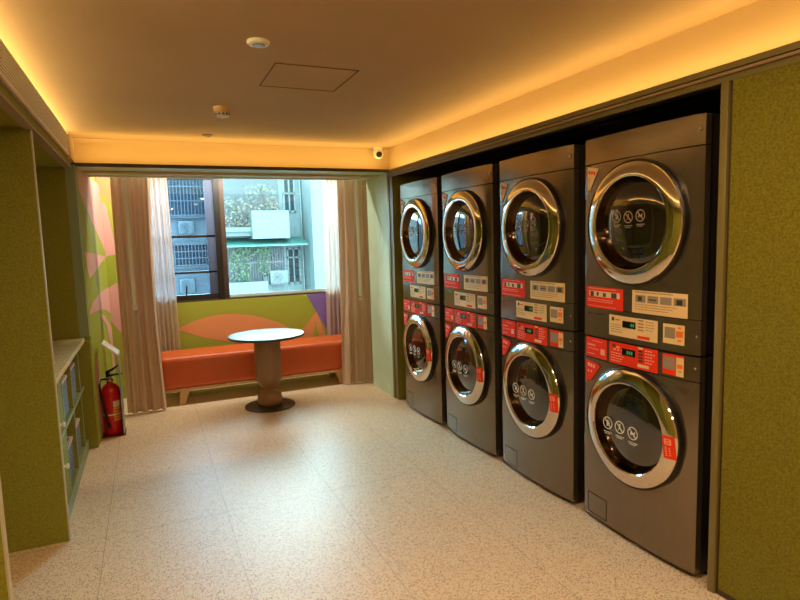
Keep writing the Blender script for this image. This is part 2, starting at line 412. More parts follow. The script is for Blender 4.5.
# ------------------------------------------------------------------ ceiling things
t = thing('air_grille', 'long pale linear air grille along the left soffit', 'air vent', (-.462, 0, 0))
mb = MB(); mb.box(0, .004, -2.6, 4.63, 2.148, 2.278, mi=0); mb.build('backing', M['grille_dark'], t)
mb = MB()
for k in range(8):
    z = 2.156+k*.0155; mb.box(.003, .012, -2.6, 4.62, z, z+.0078)
mb.build('slats', M['grille'], t)
mb = MB(); mb.box(.002, .016, -2.6, 4.635, 2.140, 2.150).box(.002, .016, -2.6, 4.635, 2.276, 2.288).box(.002, .016, 4.62, 4.635, 2.14, 2.288)
mb.build('frame', M['grille'], t)

t = thing('access_hatch', 'square access hatch flush in the ceiling', 'hatch', (.822, 3.01, CZ))
MB().box(-.203, .203, -.205, .205, -.0012, -.0004).build('hatch_panel', M['ceiling'], t)
mb = MB()
for a in ((-.21, .21, -.212, -.206), (-.21, .21, .206, .212), (-.21, -.204, -.212, .212), (.204, .21, -.212, .212)): mb.box(*a, -.003, -.0005)
mb.build('hatch_frame', mat('hatch shadow gap', srgb(100, 72, 44), .8), t)  # dark strips stand in for the shaded gap round the hatch

t = thing('ceiling_sensor', 'round white disc sensor on the ceiling nearest the camera', 'sensor', (.488, 2.53, CZ))
MB().lathe([(.047, 0), (.049, -.006), (.043, -.014), (.03, -.017)], n=32).build('base', M['white'], t)
MB().lathe([(.03, -.016), (.024, -.021), (0, -.022)], n=32).build('lens', mat('sensor lens', srgb(150, 150, 150), .3), t)

t = thing('smoke_detector', 'cream smoke detector with slotted white rim on the ceiling', 'smoke detector', (.485, 3.79, CZ))
MB().lathe([(.052, 0), (.052, -.012), (.049, -.03), (.044, -.034)], n=32).build('base', M['cream'], t)
mb = MB(); mb.lathe([(.043, -.033), (.046, -.040), (.040, -.056), (.02, -.062), (0, -.062)], n=32)
mb.build('sensing_head', M['white'], t)
mb = MB()
for k in range(12):
    a = 2*PI*k/12; r = .0455
    mb.prism([(r*math.cos(a-.14), r*math.sin(a-.14)), (r*math.cos(a+.14), r*math.sin(a+.14)), ((r+.001)*math.cos(a+.14), (r+.001)*math.sin(a+.14)), ((r+.001)*math.cos(a-.14), (r+.001)*math.sin(a-.14))], -.050, -.041)
mb.build('slots', M['black'], t)

t = thing('sprinkler_cover', 'small round cover plate in the ceiling before the far cove', 'sprinkler', (.487, 4.76, CZ))
MB().lathe([(.038, 0), (.040, -.004), (.034, -.008)], n=28).build('plate', M['taupe'], t)
MB().lathe([(.022, -.007), (.02, -.016), (0, -.018)], n=20).build('sprinkler_head', M['cream'], t)

t = thing('dome_camera', 'white dome security camera with black lens in the cove corner', 'security camera', (2.015, 5.04, CZ))
MB().lathe([(.044, 0), (.044, -.012), (.036, -.02)], n=28).build('base', M['white'], t)
MB().lathe([(.034, -.016), (.045, -.04), (.046, -.062), (.036, -.088), (.018, -.1), (0, -.102)], n=28).build('housing', M['white'], t)
o = MB().lathe([(.028, .0), (.027, .014), (.016, .024), (0, .027)], axis='y', n=24).build('lens', M['black'], t)
o.location = (-.005, -.032, -.066); o.rotation_euler = (math.radians(28), 0, math.radians(-22))

def led(name, label, size, loc, col, watts, rot, m, grp='cove lights'):
    sx, sy = size
    o = MB().box(-sx/2, sx/2, -sy/2, sy/2, -.003, 0).build(name, m, None, loc)
    tag(o, label, 'led strip')
    d = bpy.data.lights.new(name+' light', 'AREA'); d.shape = 'RECTANGLE'; d.size = sx; d.size_y = sy; d.energy = watts; d.color = col
    l = bpy.data.objects.new(name+'_light', d); COL.objects.link(l); l.parent = o
    l.location = (0, 0, .003 if rot[0] > 1 else -.006); l.rotation_euler = rot
    return o
WARM = (1, .64, .18)
led('led_strip', 'warm LED strip on the cove ledge above the machines', (.014, 7.4), (2.085, 1.25, 2.104), WARM, 16.5, (PI, -.30, 0), M['led_warm'])
led('led_strip', 'warm LED strip on the cove ledge above the window', (2.5, .014), (.82, 4.99, 2.117), WARM, 5.6, (PI+.1, 0, 0), M['led_warm'])
led('led_strip', 'warm LED strip above the left air grille', (.014, 7.4), (-.60, 1.25, 2.281), (1, .70, .27), 66.0, (PI, .8, 0), M['led_warm'])
led('led_strip', 'white LED strip in the curtain pocket', (2.4, .03), (.83, 5.72, 2.414), (1, .90, .80), 60.0, (math.radians(25), 0, 0), M['led_white'])
dl_labels = ['round recessed downlight over the near floor on the shelving side', 'round recessed downlight over the near floor on the machine side', 'round recessed downlight above the camera on the shelving side', 'round recessed downlight above the camera on the machine side', 'round recessed downlight by the rear wall']
for k, (x, y) in enumerate(((.15, 1.3), (1.0, 1.3), (.15, -.2), (1.0, -.2), (.6, -1.6))):  # unseen lamps, added to brighten the floor and machine fronts
    t = thing('downlight', dl_labels[k], 'ceiling light', (x, y, CZ), 0, 'recessed downlights')
    MB().lathe([(.055, 0), (.055, -.004), (.042, -.006), (.040, 0)], n=28).build('trim_ring', M['white'], t)
    MB().lathe([(.039, -.001), (.039, -.0025), (0, -.0025)], n=24).build('lens', M['lamp'], t)
    d = bpy.data.lights.new('downlight lamp', 'AREA'); d.shape = 'DISK'; d.size = .07; d.energy = 12.5; d.color = (1, .70, .40)
    l = bpy.data.objects.new('downlight_lamp', d); COL.objects.link(l); l.parent = t; l.location = (0, 0, -.008)

# ------------------------------------------------------------------ washing machines and dryers
W, DEP = .686, .74
def pf(u):
    e = min(1, max(0, u)/.014, max(0, W-u)/.064)
    q = (u-W/2)/(W/2-.014)
    return .002+.010*e+.015*max(0, 1-q*q)
CU = .351            # door centre across the front
def loc2(u, z, off=0.): return (u-W/2, -pf(u)-off, z)
US = [0, .005, .014, .035, .064, .10, .15, .2, .26, .3, .343, .386, .426, .486, .536, .586, .622, .674, W]
def front(mb, z0, z1, mi=0):
    poly = [(u-W/2, -pf(u)) for u in US]+[(W/2, .03), (-W/2, .03)]
    mb.prism(poly, z0, z1, mi)
def front_hole(mb, z0, z1, cz, r, mi=0):
    n = 96; cx = CU
    def edge(a):
        dx, dz = math.cos(a), math.sin(a)
        s = 1e9
        if dx > 1e-9: s = min(s, (W-cx)/dx)
        if dx < -1e-9: s = min(s, -cx/dx)
        if dz > 1e-9: s = min(s, (z1-cz)/dz)
        if dz < -1e-9: s = min(s, (z0-cz)/dz)
        return cx+dx*s, cz+dz*s
    angs = [2*PI*k/n for k in range(n)]
    for ux, uz in ((0, z0), (W, z0), (0, z1), (W, z1)):
        a = math.atan2(uz-cz, ux-cx) % (2*PI)
        k = min(range(n), key=lambda i: abs(angs[i]-a)); angs[k] = a
    K = 10; rows = []
    for j in range(K+1):
        row = []
        for a in angs:
            ex, ez = edge(a); t = j/K
            ix, iz = cx+r*math.cos(a), cz+r*math.sin(a)
            u, z = ix+(ex-ix)*t, iz+(ez-iz)*t
            row.append(mb.bm.verts.new(loc2(u, z)))
        rows.append(row)
    rows.append([mb.bm.verts.new((v.co.x, .03, v.co.z)) for v in rows[-1]])
    rows.insert(0, [mb.bm.verts.new((v.co.x, .03, v.co.z)) for v in rows[0]])
    for Aa, Bb in zip(rows, rows[1:]):
        for k in range(n):
            f = mb.bm.faces.new([Aa[k], Aa[(k+1) % n], Bb[(k+1) % n], Bb[k]]); f.material_index = mi

def K(u, z):   # measured on the machines' corner plane, carried onto the bowed front
    return 2.3301-(2.3301-u)*.9895, 1.5-(1.5-z)*.9895

def patch(mb, u0, u1, z0, z1, off, mi, base_z, skew=0.):
    n = max(1, int((u1-u0)/.03))
    mb.grid(lambda a, b: loc2(u0+(u1-u0)*a, z0+(z1-z0)*b-base_z, off), n, 1, mi)
def sticker(name, u0, u1, z1, z0, base_z, mats, marks, parent, label=None):
    """a thin printed sheet that follows the bowed front; marks are (a0,a1,b0,b1,mat) in its own 0..1 frame, b from the top"""
    u0, z1 = K(u0, z1); u1, z0 = K(u1, z0)
    mb = MB(); n = max(1, int((u1-u0)/.02)); ro = .0012
    V = []
    for off in (.0002, ro):
        V.append([[mb.bm.verts.new(loc2(u0+(u1-u0)*i/n, z-base_z, off)) for z in (z0, z1)] for i in range(n+1)])
    bk, fr = V
    for i in range(n):
        mb.bm.faces.new([fr[i][0], fr[i+1][0], fr[i+1][1], fr[i][1]])
        for j in (0, 1): mb.bm.faces.new([fr[i][j], fr[i+1][j], bk[i+1][j], bk[i][j]])
    for i in (0, n): mb.bm.faces.new([fr[i][0], fr[i][1], bk[i][1], bk[i][0]])
    for k, (a0, a1, b0, b1, mi) in enumerate(marks):
        patch(mb, u0+(u1-u0)*a0, u0+(u1-u0)*a1, z1-(z1-z0)*b1, z1-(z1-z0)*b0, ro+.0004+.0001*(k % 3), mi, base_z)
    o = mb.build(name, mats, parent)
    if label: o['label'] = label
    return o
def lines(a0, a1, b0, b1, n, mi, fill=.55, seed=1):
    r = random.Random(seed); out = []; h = (b1-b0)/n
    for k in range(n):
        x = a0; end = a1-(a1-a0)*r.uniform(0, .3); t = b0+k*h
        while x < end-.01:
            w = r.uniform(.02, .05)
            out.append((x, min(end, x+w), t, t+h*fill, mi)); x += w+.012
    return out

def icon(mb, cx, cz, r, kind, y, mi=0):
    n = 28
    def P(a, b): return (cx+a, y, cz+b)
    for k in range(n):
        a, b = 2*PI*k/n, 2*PI*(k+1)/n
        mb.face([P(r*math.cos(a), r*math.sin(a)), P(r*math.cos(b), r*math.sin(b)), P(.84*r*math.cos(b), .84*r*math.sin(b)), P(.84*r*math.cos(a), .84*r*math.sin(a))], mi)
    w = .07*r; c = .60*r
    mb.face([P(-c-w, c-w), P(-c+w, c+w), P(c+w, -c+w), P(c-w, -c-w)], mi)
    if kind == 0: shp = [[(-.25, -.5), (.05, -.5), (.1, .1), (-.2, .2)], [(.05, .1), (.4, -.2), (.45, -.05), (.15, .4)], [(-.1, .3), (.1, .3), (.1, .5), (-.1, .5)]]
    elif kind == 1: shp = [[(-.1, .3), (.15, .3), (.15, .55), (-.1, .55)], [(-.15, -.1), (.1, -.1), (.15, .25), (-.1, .25)], [(-.4, -.5), (-.25, -.55), (.05, -.1), (-.1, -.1)], [(.0, -.1), (.15, -.1), (.4, -.45), (.25, -.5)]]
    else: shp = [[(-.5, -.15), (.4, -.25), (.4, .1), (-.4, .15)], [(.25, .1), (.5, .1), (.5, .35), (.3, .3)], [(-.4, -.4), (-.28, -.4), (-.28, -.15), (-.4, -.15)], [(.25, -.45), (.37, -.45), (.37, -.2), (.25, -.2)]]
    for s_ in shp: mb.face([P(a*r, b*r) for a, b in s_], mi)
    for j, (z, wd) in enumerate(((-1.35, .8), (-1.62, .6))):
        x = -wd
        while x < wd-.1:
            mb.face([P(x*r, z*r), P((x+.22)*r, z*r), P((x+.22)*r, (z-.17)*r), P(x*r, (z-.17)*r)], mi); x += .3

RING = [(0.2822, .008), (0.2833, .045), (0.2781, .049)]
CHR = [(0.2760, .034), (0.2766, .046), (0.2719, .053), (0.2596, .059), (0.2431, .065), (0.2245, .069), (0.2142, .069), (0.2096, .066), (0.2075, .061), (0.2075, .034)]
def chr_p(r):
    for (r0, p0), (r1, p1) in zip(CHR[1:-1], CHR[2:-1]):
        if r1 <= r <= r0: return p0+(p1-p0)*(r0-r)/(r0-r1)
    return .05
def make_door(root, cz, icons, bright, red_tag):
    d = MB(); d.lathe(RING+[(0.2699, .045), (0.2699, .008)], (CU-W/2, 0, cz), 'y', 72, ring=True)
    d = d.build('door', M['gasket'], root)
    MB().lathe(CHR, (CU-W/2, 0, cz), 'y', 96, ring=True).build('chrome_ring', M['chrome'], d)
    MB().lathe([(0.2073, .061), (0.2050, .042), (0.1998, .024), (0.2019, .018), (0.2070, .03)], (CU-W/2, 0, cz), 'y', 72, ring=True).build('inner_rim', M['chrome_dark'], d)
    MB().lathe([(0.2024, .022), (0.1854, .030), (0.1545, .038), (0.1133, .044), (0.0618, .0475), (0, .0485)], (CU-W/2, 0, cz), 'y', 64).build('door_glass', M['doorglass'], d, ang=60)
    mb = MB()
    for k, (du, dz, r) in enumerate(icons): icon(mb, CU-W/2+du, cz+dz, r, k, -.0497)
    mb.build('warning_icons', M['icon' if bright else 'icon_dim'], d)['label'] = 'row of round prohibition icons printed on the glass'
    if red_tag:
        mb = MB(); cx = CU-W/2
        def F(off): 
            def fn(a, b):
                x, z = .222+.054*a+(-.012*b), -.062+.10*b
                return (cx+x, -chr_p(min(.270, math.hypot(x, z)))-off, cz+z)
            return fn
        mb.grid(F(.0015), 6, 8, 0); mb.grid(F(.0006), 6, 8, 0)
        for (a0, a1, b0, b1) in [(.25, .7, .62, .66), (.2, .32, .62, .86), (.62, .74, .62, .86), (.25, .7, .84, .88), (.4, .55, .70, .80)]+[(.2+.0*i, .34, .12+.09*i, .17+.09*i) for i in range(5)]+[(.5, .62, .15+.1*i, .2+.1*i) for i in range(4)]:
            f = F(.0026); mb.grid(lambda a, b, f=f, q=(a0, a1, b0, b1): f(q[0]+(q[1]-q[0])*a, q[2]+(q[3]-q[2])*b), 1, 1, 1)
        mb.build('door_tag', [M['red'], M['red_lt']], d)['label'] = 'red tag stuck on the chrome ring'
    return d
SM = None
def body(root, z0, z1):
    mb = MB(); mb.box(-W/2+.006, W/2-.006, .03, DEP, z0, z1, bev=.004); mb.build('cabinet_body', M['graphite_side'], root)
def button(root, u, z, r=.008):
    MB().lathe([(r, -.002), (r, .004), (r*.6, .006), (0, .006)], (u-W/2, -pf(u), z), 'y', 16).build('button', M['steel'], root)

def make_washer():
    r = thing('washing_machine', '', 'washing machine', (2.054, 0, 0), -PI/2, 'front-load washers along the right wall')
    body(r, .02, .972)
    mb = MB()
    for x in (-.28, .28):
        for y in (.06, .66): mb.lathe([(.022, 0), (.025, .012), (.012, .022)], (x, y, 0), 'z', 16)
    mb = None
    for x in (-.28, .28):
        for y in (.08, .66): MB().lathe([(.022, 0), (.025, .008), (.014, .024)], (x, y, 0), 'z', 16).build('foot', M['black'], r)
    mb = MB(); front_hole(mb, .030, .866, .585, .270); mb.build('front_panel', M['graphite'], r, ang=12)
    mb = MB(); front(mb, .870, .973); mb.build('control_panel', M['graphite'], r, ang=12)
    make_door(r, .585, ((-.132, -.012, .031), (-.054, -.012, .031), (.026, -.018, .031)), True, True)
    S = [M['red'], M['red_lt'], M['tan'], M['ink'], M['qr'], M['orange_dot']]
    sticker('price_label', .004, .158, .968, .868, 0, S, lines(.08, .62, .34, .46, 1, 1, .8, 2)+lines(.08, .66, .55, .62, 1, 1, .7, 3)+lines(.3, .85, .14, .2, 1, 1, .6, 4)+[(.72, .92, .5, .8, 1)]+lines(.06, .5, .82, .9, 1, 1, .5, 9), r, 'red printed label')
    cp = sticker('control_label', .178, .472, .970, .864, 0, S, [(.08, .14, .10, .24, 3), (.16, .24, .18, .26, 1), (.10, .15, .30, .38, 1), (.18, .23, .30, .38, 1), (.27, .31, .30, .38, 1)]+lines(.04, .34, .48, .95, 4, 1, .4, 5)+[(.63, .72, .02+.14*i, .10+.14*i, 3 if i else 2) for i in range(5)]+lines(.76, .96, .1, .75, 5, 1, .4, 6)+[(.62, .84, .76, .90, 2)], r, 'red printed control label')
    u0, z1 = K(.265, .947); u1, z0 = K(.345, .915)
    mb = MB(); mb.prism([(u0-W/2, -pf(.3)-.0035), (u1-W/2, -pf(.3)-.0035), (u1-W/2, -pf(.3)+.002), (u0-W/2, -pf(.3)+.002)], z0, z1)
    dp = mb.build('display', M['lcd'], r)
    mb = MB()
    for k in range(3):
        x = u0+.030+k*.013-W/2; mb.box(x, x+.008, -pf(.3)-.0042, -pf(.3)-.0034, z0+.008, z1-.008)
    mb.build('digits', M['lcd_on'], dp)
    sticker('payment_label', .497, .602, .964, .873, 0, S, [(.04, .60, .14, .74, 4), (.66, 1.0, .10, 1.0, 2), (.70, .96, .42, .62, 5), (.76, .9, .2, .3, 5), (.76, .9, .72, .8, 5)], r, 'small red and tan label with a blank square')
    # corner tag, drain hatch, push button
    mb = MB()
    for off in (.0015, .0045):
        mb.face([loc2(*K(u, z), off) for u, z in ((.006, .848), (.095, .838), (.112, .825), (.04, .738), (.008, .735))], 0)
    for k in range(3): mb.face([loc2(*K(.022+.02*k+a, .815+b-.002*k), .0055) for a, b in ((0, 0), (.015, 0), (.015, .018), (0, .018))], 1)
    for k in range(2): mb.face([loc2(*K(.022+.022*k+a, .785+b), .0055) for a, b in ((0, 0), (.01, 0), (.01, .012), (0, .012))], 1)
    mb.build('corner_tag', [M['red'], M['red_lt']], r)['label'] = 'red corner tag beside the door'
    mb = MB()
    f = lambda u0, u1, z0, z1, off: mb.grid(lambda a, b: loc2(u0+(u1-u0)*a, z0+(z1-z0)*b, off), 6, 2)
    f(.05, .185, .05, .150, .0008); mb.build('drain_hatch', M['graphite'], r, ang=12)
    mb = MB()
    for q in ((.046, .050, .046, .154), (.185, .189, .046, .154), (.046, .189, .150, .154), (.046, .189, .046, .050)): f(*q, .0012)
    mb.build('hatch_groove', M['gasket'], r)
    button(r, .668, .926, .006)
    return r
def make_dryer():
    B0 = .98
    r = thing('tumble_dryer', '', 'dryer', (2.054, 0, B0), -PI/2, 'dryers stacked on the washers along the right wall')
    body(r, 0, .976)
    mb = MB(); front(mb, .002, .147); mb.build('control_panel', M['graphite'], r, ang=12)
    mb = MB(); front_hole(mb, .150, .851, 1.537-B0, .270); mb.build('front_panel', M['graphite'], r, ang=12)
    mb = MB(); front(mb, .856, .976); mb.build('top_panel', M['graphite'], r, ang=12)
    make_door(r, 1.537-B0, ((-.086, .033, .027), (-.016, .028, .027), (.054, .032, .027)), False, False)
    S = [M['tan'], M['tan_dk'], M['red'], M['ink'], M['qr'], M['orange_dot'], M['red_lt']]
    R = [M['red'], M['red_lt'], M['tan'], M['ink'], M['qr'], M['orange_dot']]
    sticker('notice_label', .004, .266, 1.229, 1.124, B0, R, lines(.06, .9, .06, .11, 1, 1, .8, 7)+[(.08, .92, .2, .46, 2), (.12, .22, .22, .46, 3), (.30, .36, .24, .42, 3), (.48, .56, .26, .44, 3), (.70, .84, .22, .46, 3)]+lines(.05, .8, .58, .76, 2, 1, .4, 8)+lines(.05, .95, .9, .95, 1, 1, .6, 9), r, 'red notice label with small pictures')
    sticker('instruction_label', .322, .613, 1.231, 1.127, B0, S, lines(.06, .9, .05, .11, 1, 1, .8, 10)+[(.07+.235*i, .27+.235*i, .2, .52, 4) for i in range(4)]+[(.12, .2, .26, .46, 3), (.33, .47, .34, .4, 3), (.57, .7, .34, .4, 3), (.82, .92, .26, .48, 3)]+lines(.06, .95, .6, .92, 3, 1, .28, 11), r, 'tan instruction label with four pictures')
    sticker('control_label', .175, .468, 1.101, 1.002, B0, S, [(.06, .12, .10, .28, 3), (.14, .24, .18, .24, 2)]+lines(.04, .34, .44, .9, 4, 1, .3, 12)+[(.63, .74, .06+.15*i, .12+.15*i, 1) for i in range(4)]+lines(.78, .96, .1, .6, 4, 1, .3, 13)+[(.62, .86, .8, .94, 2)], r, 'tan printed control label')
    u0, z1 = K(.265, 1.080); u1, z0 = K(.345, 1.048)
    mb = MB(); mb.prism([(u0-W/2, -pf(.3)-.0035), (u1-W/2, -pf(.3)-.0035), (u1-W/2, -pf(.3)+.002), (u0-W/2, -pf(.3)+.002)], z0-B0, z1-B0)
    dp = mb.build('display', M['lcd'], r)
    mb = MB()
    for k in range(2):
        x = u0+.052+k*.012-W/2; mb.box(x, x+.008, -pf(.3)-.0042, -pf(.3)-.0034, z0-B0+.009, z1-B0-.009)
    mb.build('digits', M['lcd_on'], dp)
    sticker('payment_label', .497, .602, 1.096, 1.010, B0, S, [(.08, .58, .16, .72, 4), (.62, .94, .3, .62, 5), (.70, .86, .1, .2, 5), (.70, .86, .74, .84, 5)], r, 'small tan label with a blank square')
    sticker('panel_print', .02, .15, 1.098, 1.088, B0, [M['graphite'], M['ink']], [(.02, .12, 0, 1, 1), (.2, .26, .3, .8, 1), (.4, .9, .1, .9, 1)], r)
    mb = MB()
    for off in (.0015, .0045):
        mb.face([loc2(*K(u, z), off) if False else (lambda p: (p[0], p[1], p[2]-B0))(loc2(*K(u, z), off)) for u, z in ((.012, 1.828), (.095, 1.812), (.03, 1.712), (.012, 1.71))], 0)
    for k in range(3): mb.face([(lambda p: (p[0], p[1], p[2]-B0))(loc2(*K(.022+.018*k+a, 1.790+b-.003*k), .0055)) for a, b in ((0, 0), (.012, 0), (.012, .016), (0, .016))], 1)
    mb.face([(lambda p: (p[0], p[1], p[2]-B0))(loc2(*K(.022+a, 1.75+b), .0055)) for a, b in ((0, 0), (.006, 0), (.006, .022), (0, .022))], 1)
    mb.build('corner_tag', [M['tan'], M['red']], r)['label'] = 'pale corner tag with red print beside the door'
    button(r, .662, 1.899-B0, .010); button(r, .670, 1.062-B0, .006)
    return r
w0, d0 = make_washer(), make_dryer()
wl = ['dark grey front-load washer at the bottom of the stack beside the sage wall',
      'dark grey front-load washer, bottom of the second stack counted from the window',
      'dark grey front-load washer, bottom of the third stack counted from the window',
      'dark grey front-load washer on the floor next to the olive wall panel']
dl = ['dark grey tumble dryer with tan labels, upper machine beside the sage wall',
      'dark grey tumble dryer with tan labels, top of the second stack counted from the window',
      'dark grey tumble dryer with tan labels, top of the third stack counted from the window',
      'dark grey tumble dryer with tan labels, upper machine next to the olive wall panel']
for i in range(4):
    y = 1.6441+W/2+(3-i)*.7702
    a = w0 if i == 0 else copy_tree(w0); a.location = (2.054, y, 0); a['label'] = wl[i]
    b = d0 if i == 0 else copy_tree(d0); b.location = (2.054, y, .98); b['label'] = dl[i]

# ------------------------------------------------------------------ bench
t = thing('bench', 'long orange leatherette bench on pale wooden legs under the window', 'bench', (1.0, 5.91, 0))
mb = MB(); mb.box(-.965, .965, -.225, .225, .155, .462, bev=.048, seg=6); mb.build('cushion', M['leather'], t, ang=50)
mb = MB(); mb.box(-.93, .93, -.205, .205, .128, .156, bev=.004); mb.build('base_rail', M['wood'], t)
for sx in (-1, 1):
    for sy in (-1, 1):
        mb = MB(); a, b = sx*.765, sy*.17
        lo = [(sx*.795-.028, b-.024+sy*.01), (sx*.795+.028, b-.024+sy*.01), (sx*.795+.028, b+.024+sy*.01), (sx*.795-.028, b+.024+sy*.01)]
        hi = [(a-.042, b-.028), (a+.042, b-.028), (a+.042, b+.028), (a-.042, b+.028)]
        vl = [mb.bm.verts.new((*p, 0)) for p in lo]; vh = [mb.bm.verts.new((*p, .128)) for p in hi]
        mb.bm.faces.new(vl[::-1]); mb.bm.faces.new(vh)
        for i in range(4): mb.bm.faces.new([vl[i], vl[(i+1) % 4], vh[(i+1) % 4], vh[i]])
        mb.build('leg', M['wood'], t)

# ------------------------------------------------------------------ pedestal table
t = thing('pedestal_table', 'small round table with pale top on a turned brown pedestal', 'table', (.945, 5.26, 0))
MB().lathe([(.228, 0), (.228, .010), (.222, .014), (.05, .018)], n=64).build('base_plate', M['table_base'], t)
MB().lathe([(.09, .014), (.103, .018), (.113, .04), (.113, .075), (.104, .115), (.088, .145), (.066, .166), (.060, .174), (.068, .184), (.090, .208), (.110, .245), (.118, .29), (.118, .60), (.117, .645)], n=48).build('pedestal', M['walnut'], t, ang=50)
MB().lathe([(.10, .642), (.325, .645), (.340, .650), (.342, .660), (.340, .664)], n=80).build('top_edge', M['table_edge'], t)
MB().lathe([(.339, .6645), (.339, .668), (.336, .670), (0, .670)], n=80).build('table_top', M['tabletop'], t)

# ------------------------------------------------------------------ curtains
def cloth(mb, x0, x1, y, z0, z1, folds, amp, seed, lean=(0, 0), pinch=None, th=.004, nx=None):
    r = random.Random(seed); ph = [r.uniform(0, 6) for _ in range(4)]
    nx = nx or folds*14; nz = 26
    def P(u, v, off):
        z = z0+(z1-z0)*v
        k = 1-v
        xa = x0+lean[0]*k; xb = x1+lean[1]*k
        if pinch: xa += pinch[0]*math.sin(PI*k); xb += pinch[1]*math.sin(PI*k)
        uu = u+.018*math.sin(5*u+ph[0]+1.6*v)
        a = amp*(.75+.35*k)
        yy = a*math.sin(2*PI*folds*uu+.5*math.sin(3*v+ph[1]))+.35*a*math.sin(2*PI*folds*1.7*uu+ph[2]+1.2*v)
        return (xa+(xb-xa)*u, y+yy+off, z)
    mb.grid(lambda u, v: P(u, v, 0), nx, nz, 0)
    if th:
        mb.grid(lambda u, v: P(u, v, th), nx, nz, 0)
ZT = 2.403
t = thing('curtain', 'taupe drape with white draw wand, left of the window', 'curtain', (0, 0, 0))
mb = MB(); cloth(mb, -.25, .085, 5.60, .012, ZT, 4, .026, 3, (-.01, -.02), (0, -.035)); mb.build('drape', M['drape'], t, ang=80, recalc=False)
mb = MB(); mb.box(-.147, -.119, 5.530, 5.536, .99, 2.39).box(-.149, -.117, 5.528, 5.538, .945, .965).box(-.149, -.117, 5.528, 5.538, .97, .985); mb.build('draw_wand', M['white'], t)
MB().box(-.30, .30, 5.585, 5.615, 2.398, 2.419).build('rail', M['white'], t)
t = thing('curtain', 'taupe drape with white draw wand, beside the sage wall at the right of the window', 'curtain', (0, 0, 0))
mb = MB(); cloth(mb, 1.79, 2.11, 5.62, .012, ZT, 4, .026, 9, (-.02, .0), (0, 0)); mb.build('drape', M['drape'], t, ang=80, recalc=False)
mb = MB(); mb.box(1.955, 1.981, 5.545, 5.551, .93, 2.39).box(1.953, 1.983, 5.543, 5.553, .885, .905); mb.build('draw_wand', M['white'], t)
MB().box(1.7, 2.12, 5.605, 5.635, 2.398, 2.419).build('rail', M['white'], t)
t = thing('sheer_curtain', 'thin white sheer hanging behind the left taupe drape', 'curtain', (0, 0, 0))
mb = MB(); cloth(mb, -.02, .225, 6.18, .10, ZT, 6, .022, 5, (.0, .02), None, 0); mb.build('voile', M['sheer'], t, ang=80, recalc=False)
MB().box(-.10, .30, 6.165, 6.19, 2.400, 2.419).build('rail', M['white'], t)
t = thing('sheer_curtain', 'thin white sheer ending on the bench at the right of the window', 'curtain', (0, 0, 0))
mb = MB(); cloth(mb, 1.815, 2.06, 6.18, .42, ZT, 6, .022, 8, (-.03, .0), None, 0); mb.build('voile', M['sheer'], t, ang=80, recalc=False)
MB().box(1.74, 2.10, 6.165, 6.19, 2.400, 2.419).build('rail', M['white'], t)

# ------------------------------------------------------------------ shelving on the left
t = thing('shelving_unit', 'olive built-in shelving with terrazzo counter and cubbies on the left wall', 'shelving', (-.90, 0, 0))
def part(name, m, mb, label=None):
    o = mb.build(name, m, t)
    if label: o['label'] = label
    return o
for y in (2.055, 3.29):
    o = part('partition_panel', M['olive_dark'], MB().box(0, .427, y, y+.034, 0, 2.078))
    MB().box(.427, .432, y, y+.034, 0, 2.078).build('edge_strip', M['edge'], o)
part('end_panel', M['olive_dark'], MB().box(0, .40, 4.785, 4.80, .845, 2.078).box(0, .461, 4.785, 4.858, 0, .812))
part('countertop', M['counter'], MB().box(0, .43, 3.325, 4.785, .812, .844, bev=.002))
part('back_panel', M['olive_dark'], MB().box(0, .012, 3.325, 4.785, 0, .81))
for y in (3.73, 4.145, 4.58):
    o = part('divider', M['olive_dark'], MB().box(.012, .396, y, y+.022, .085, .81))
    MB().box(.396, .399, y, y+.022, .085, .81).build('edge_strip', M['sage_edge'], o)
for z in (.463, .065):
    o = part('shelf', M['olive_dark'], MB().box(.012, .398, 3.325, 4.785, z, z+.022))
    MB().box(.398, .402, 3.325, 4.785, z, z+.022).build('edge_strip', M['sage_edge'], o)
part('kickboard', M['sage_edge'], MB().box(.36, .40, 3.325, 4.785, 0, .065))
for z0, z1, kz in ((.09, .46, .31), (.49, .808, .545)):
    o = part('door', M['olive_dark'], MB().box(.380, .397, 3.33, 3.727, z0, z1, bev=.002))
    kb = MB().lathe([(.008, 0), (.007, .010), (.014, .016), (.015, .022), (.011, .027), (0, .028)], (.397, 3.55, kz), 'x', 18).build('knob', M['white'], o); kb['label'] = 'round white knob'
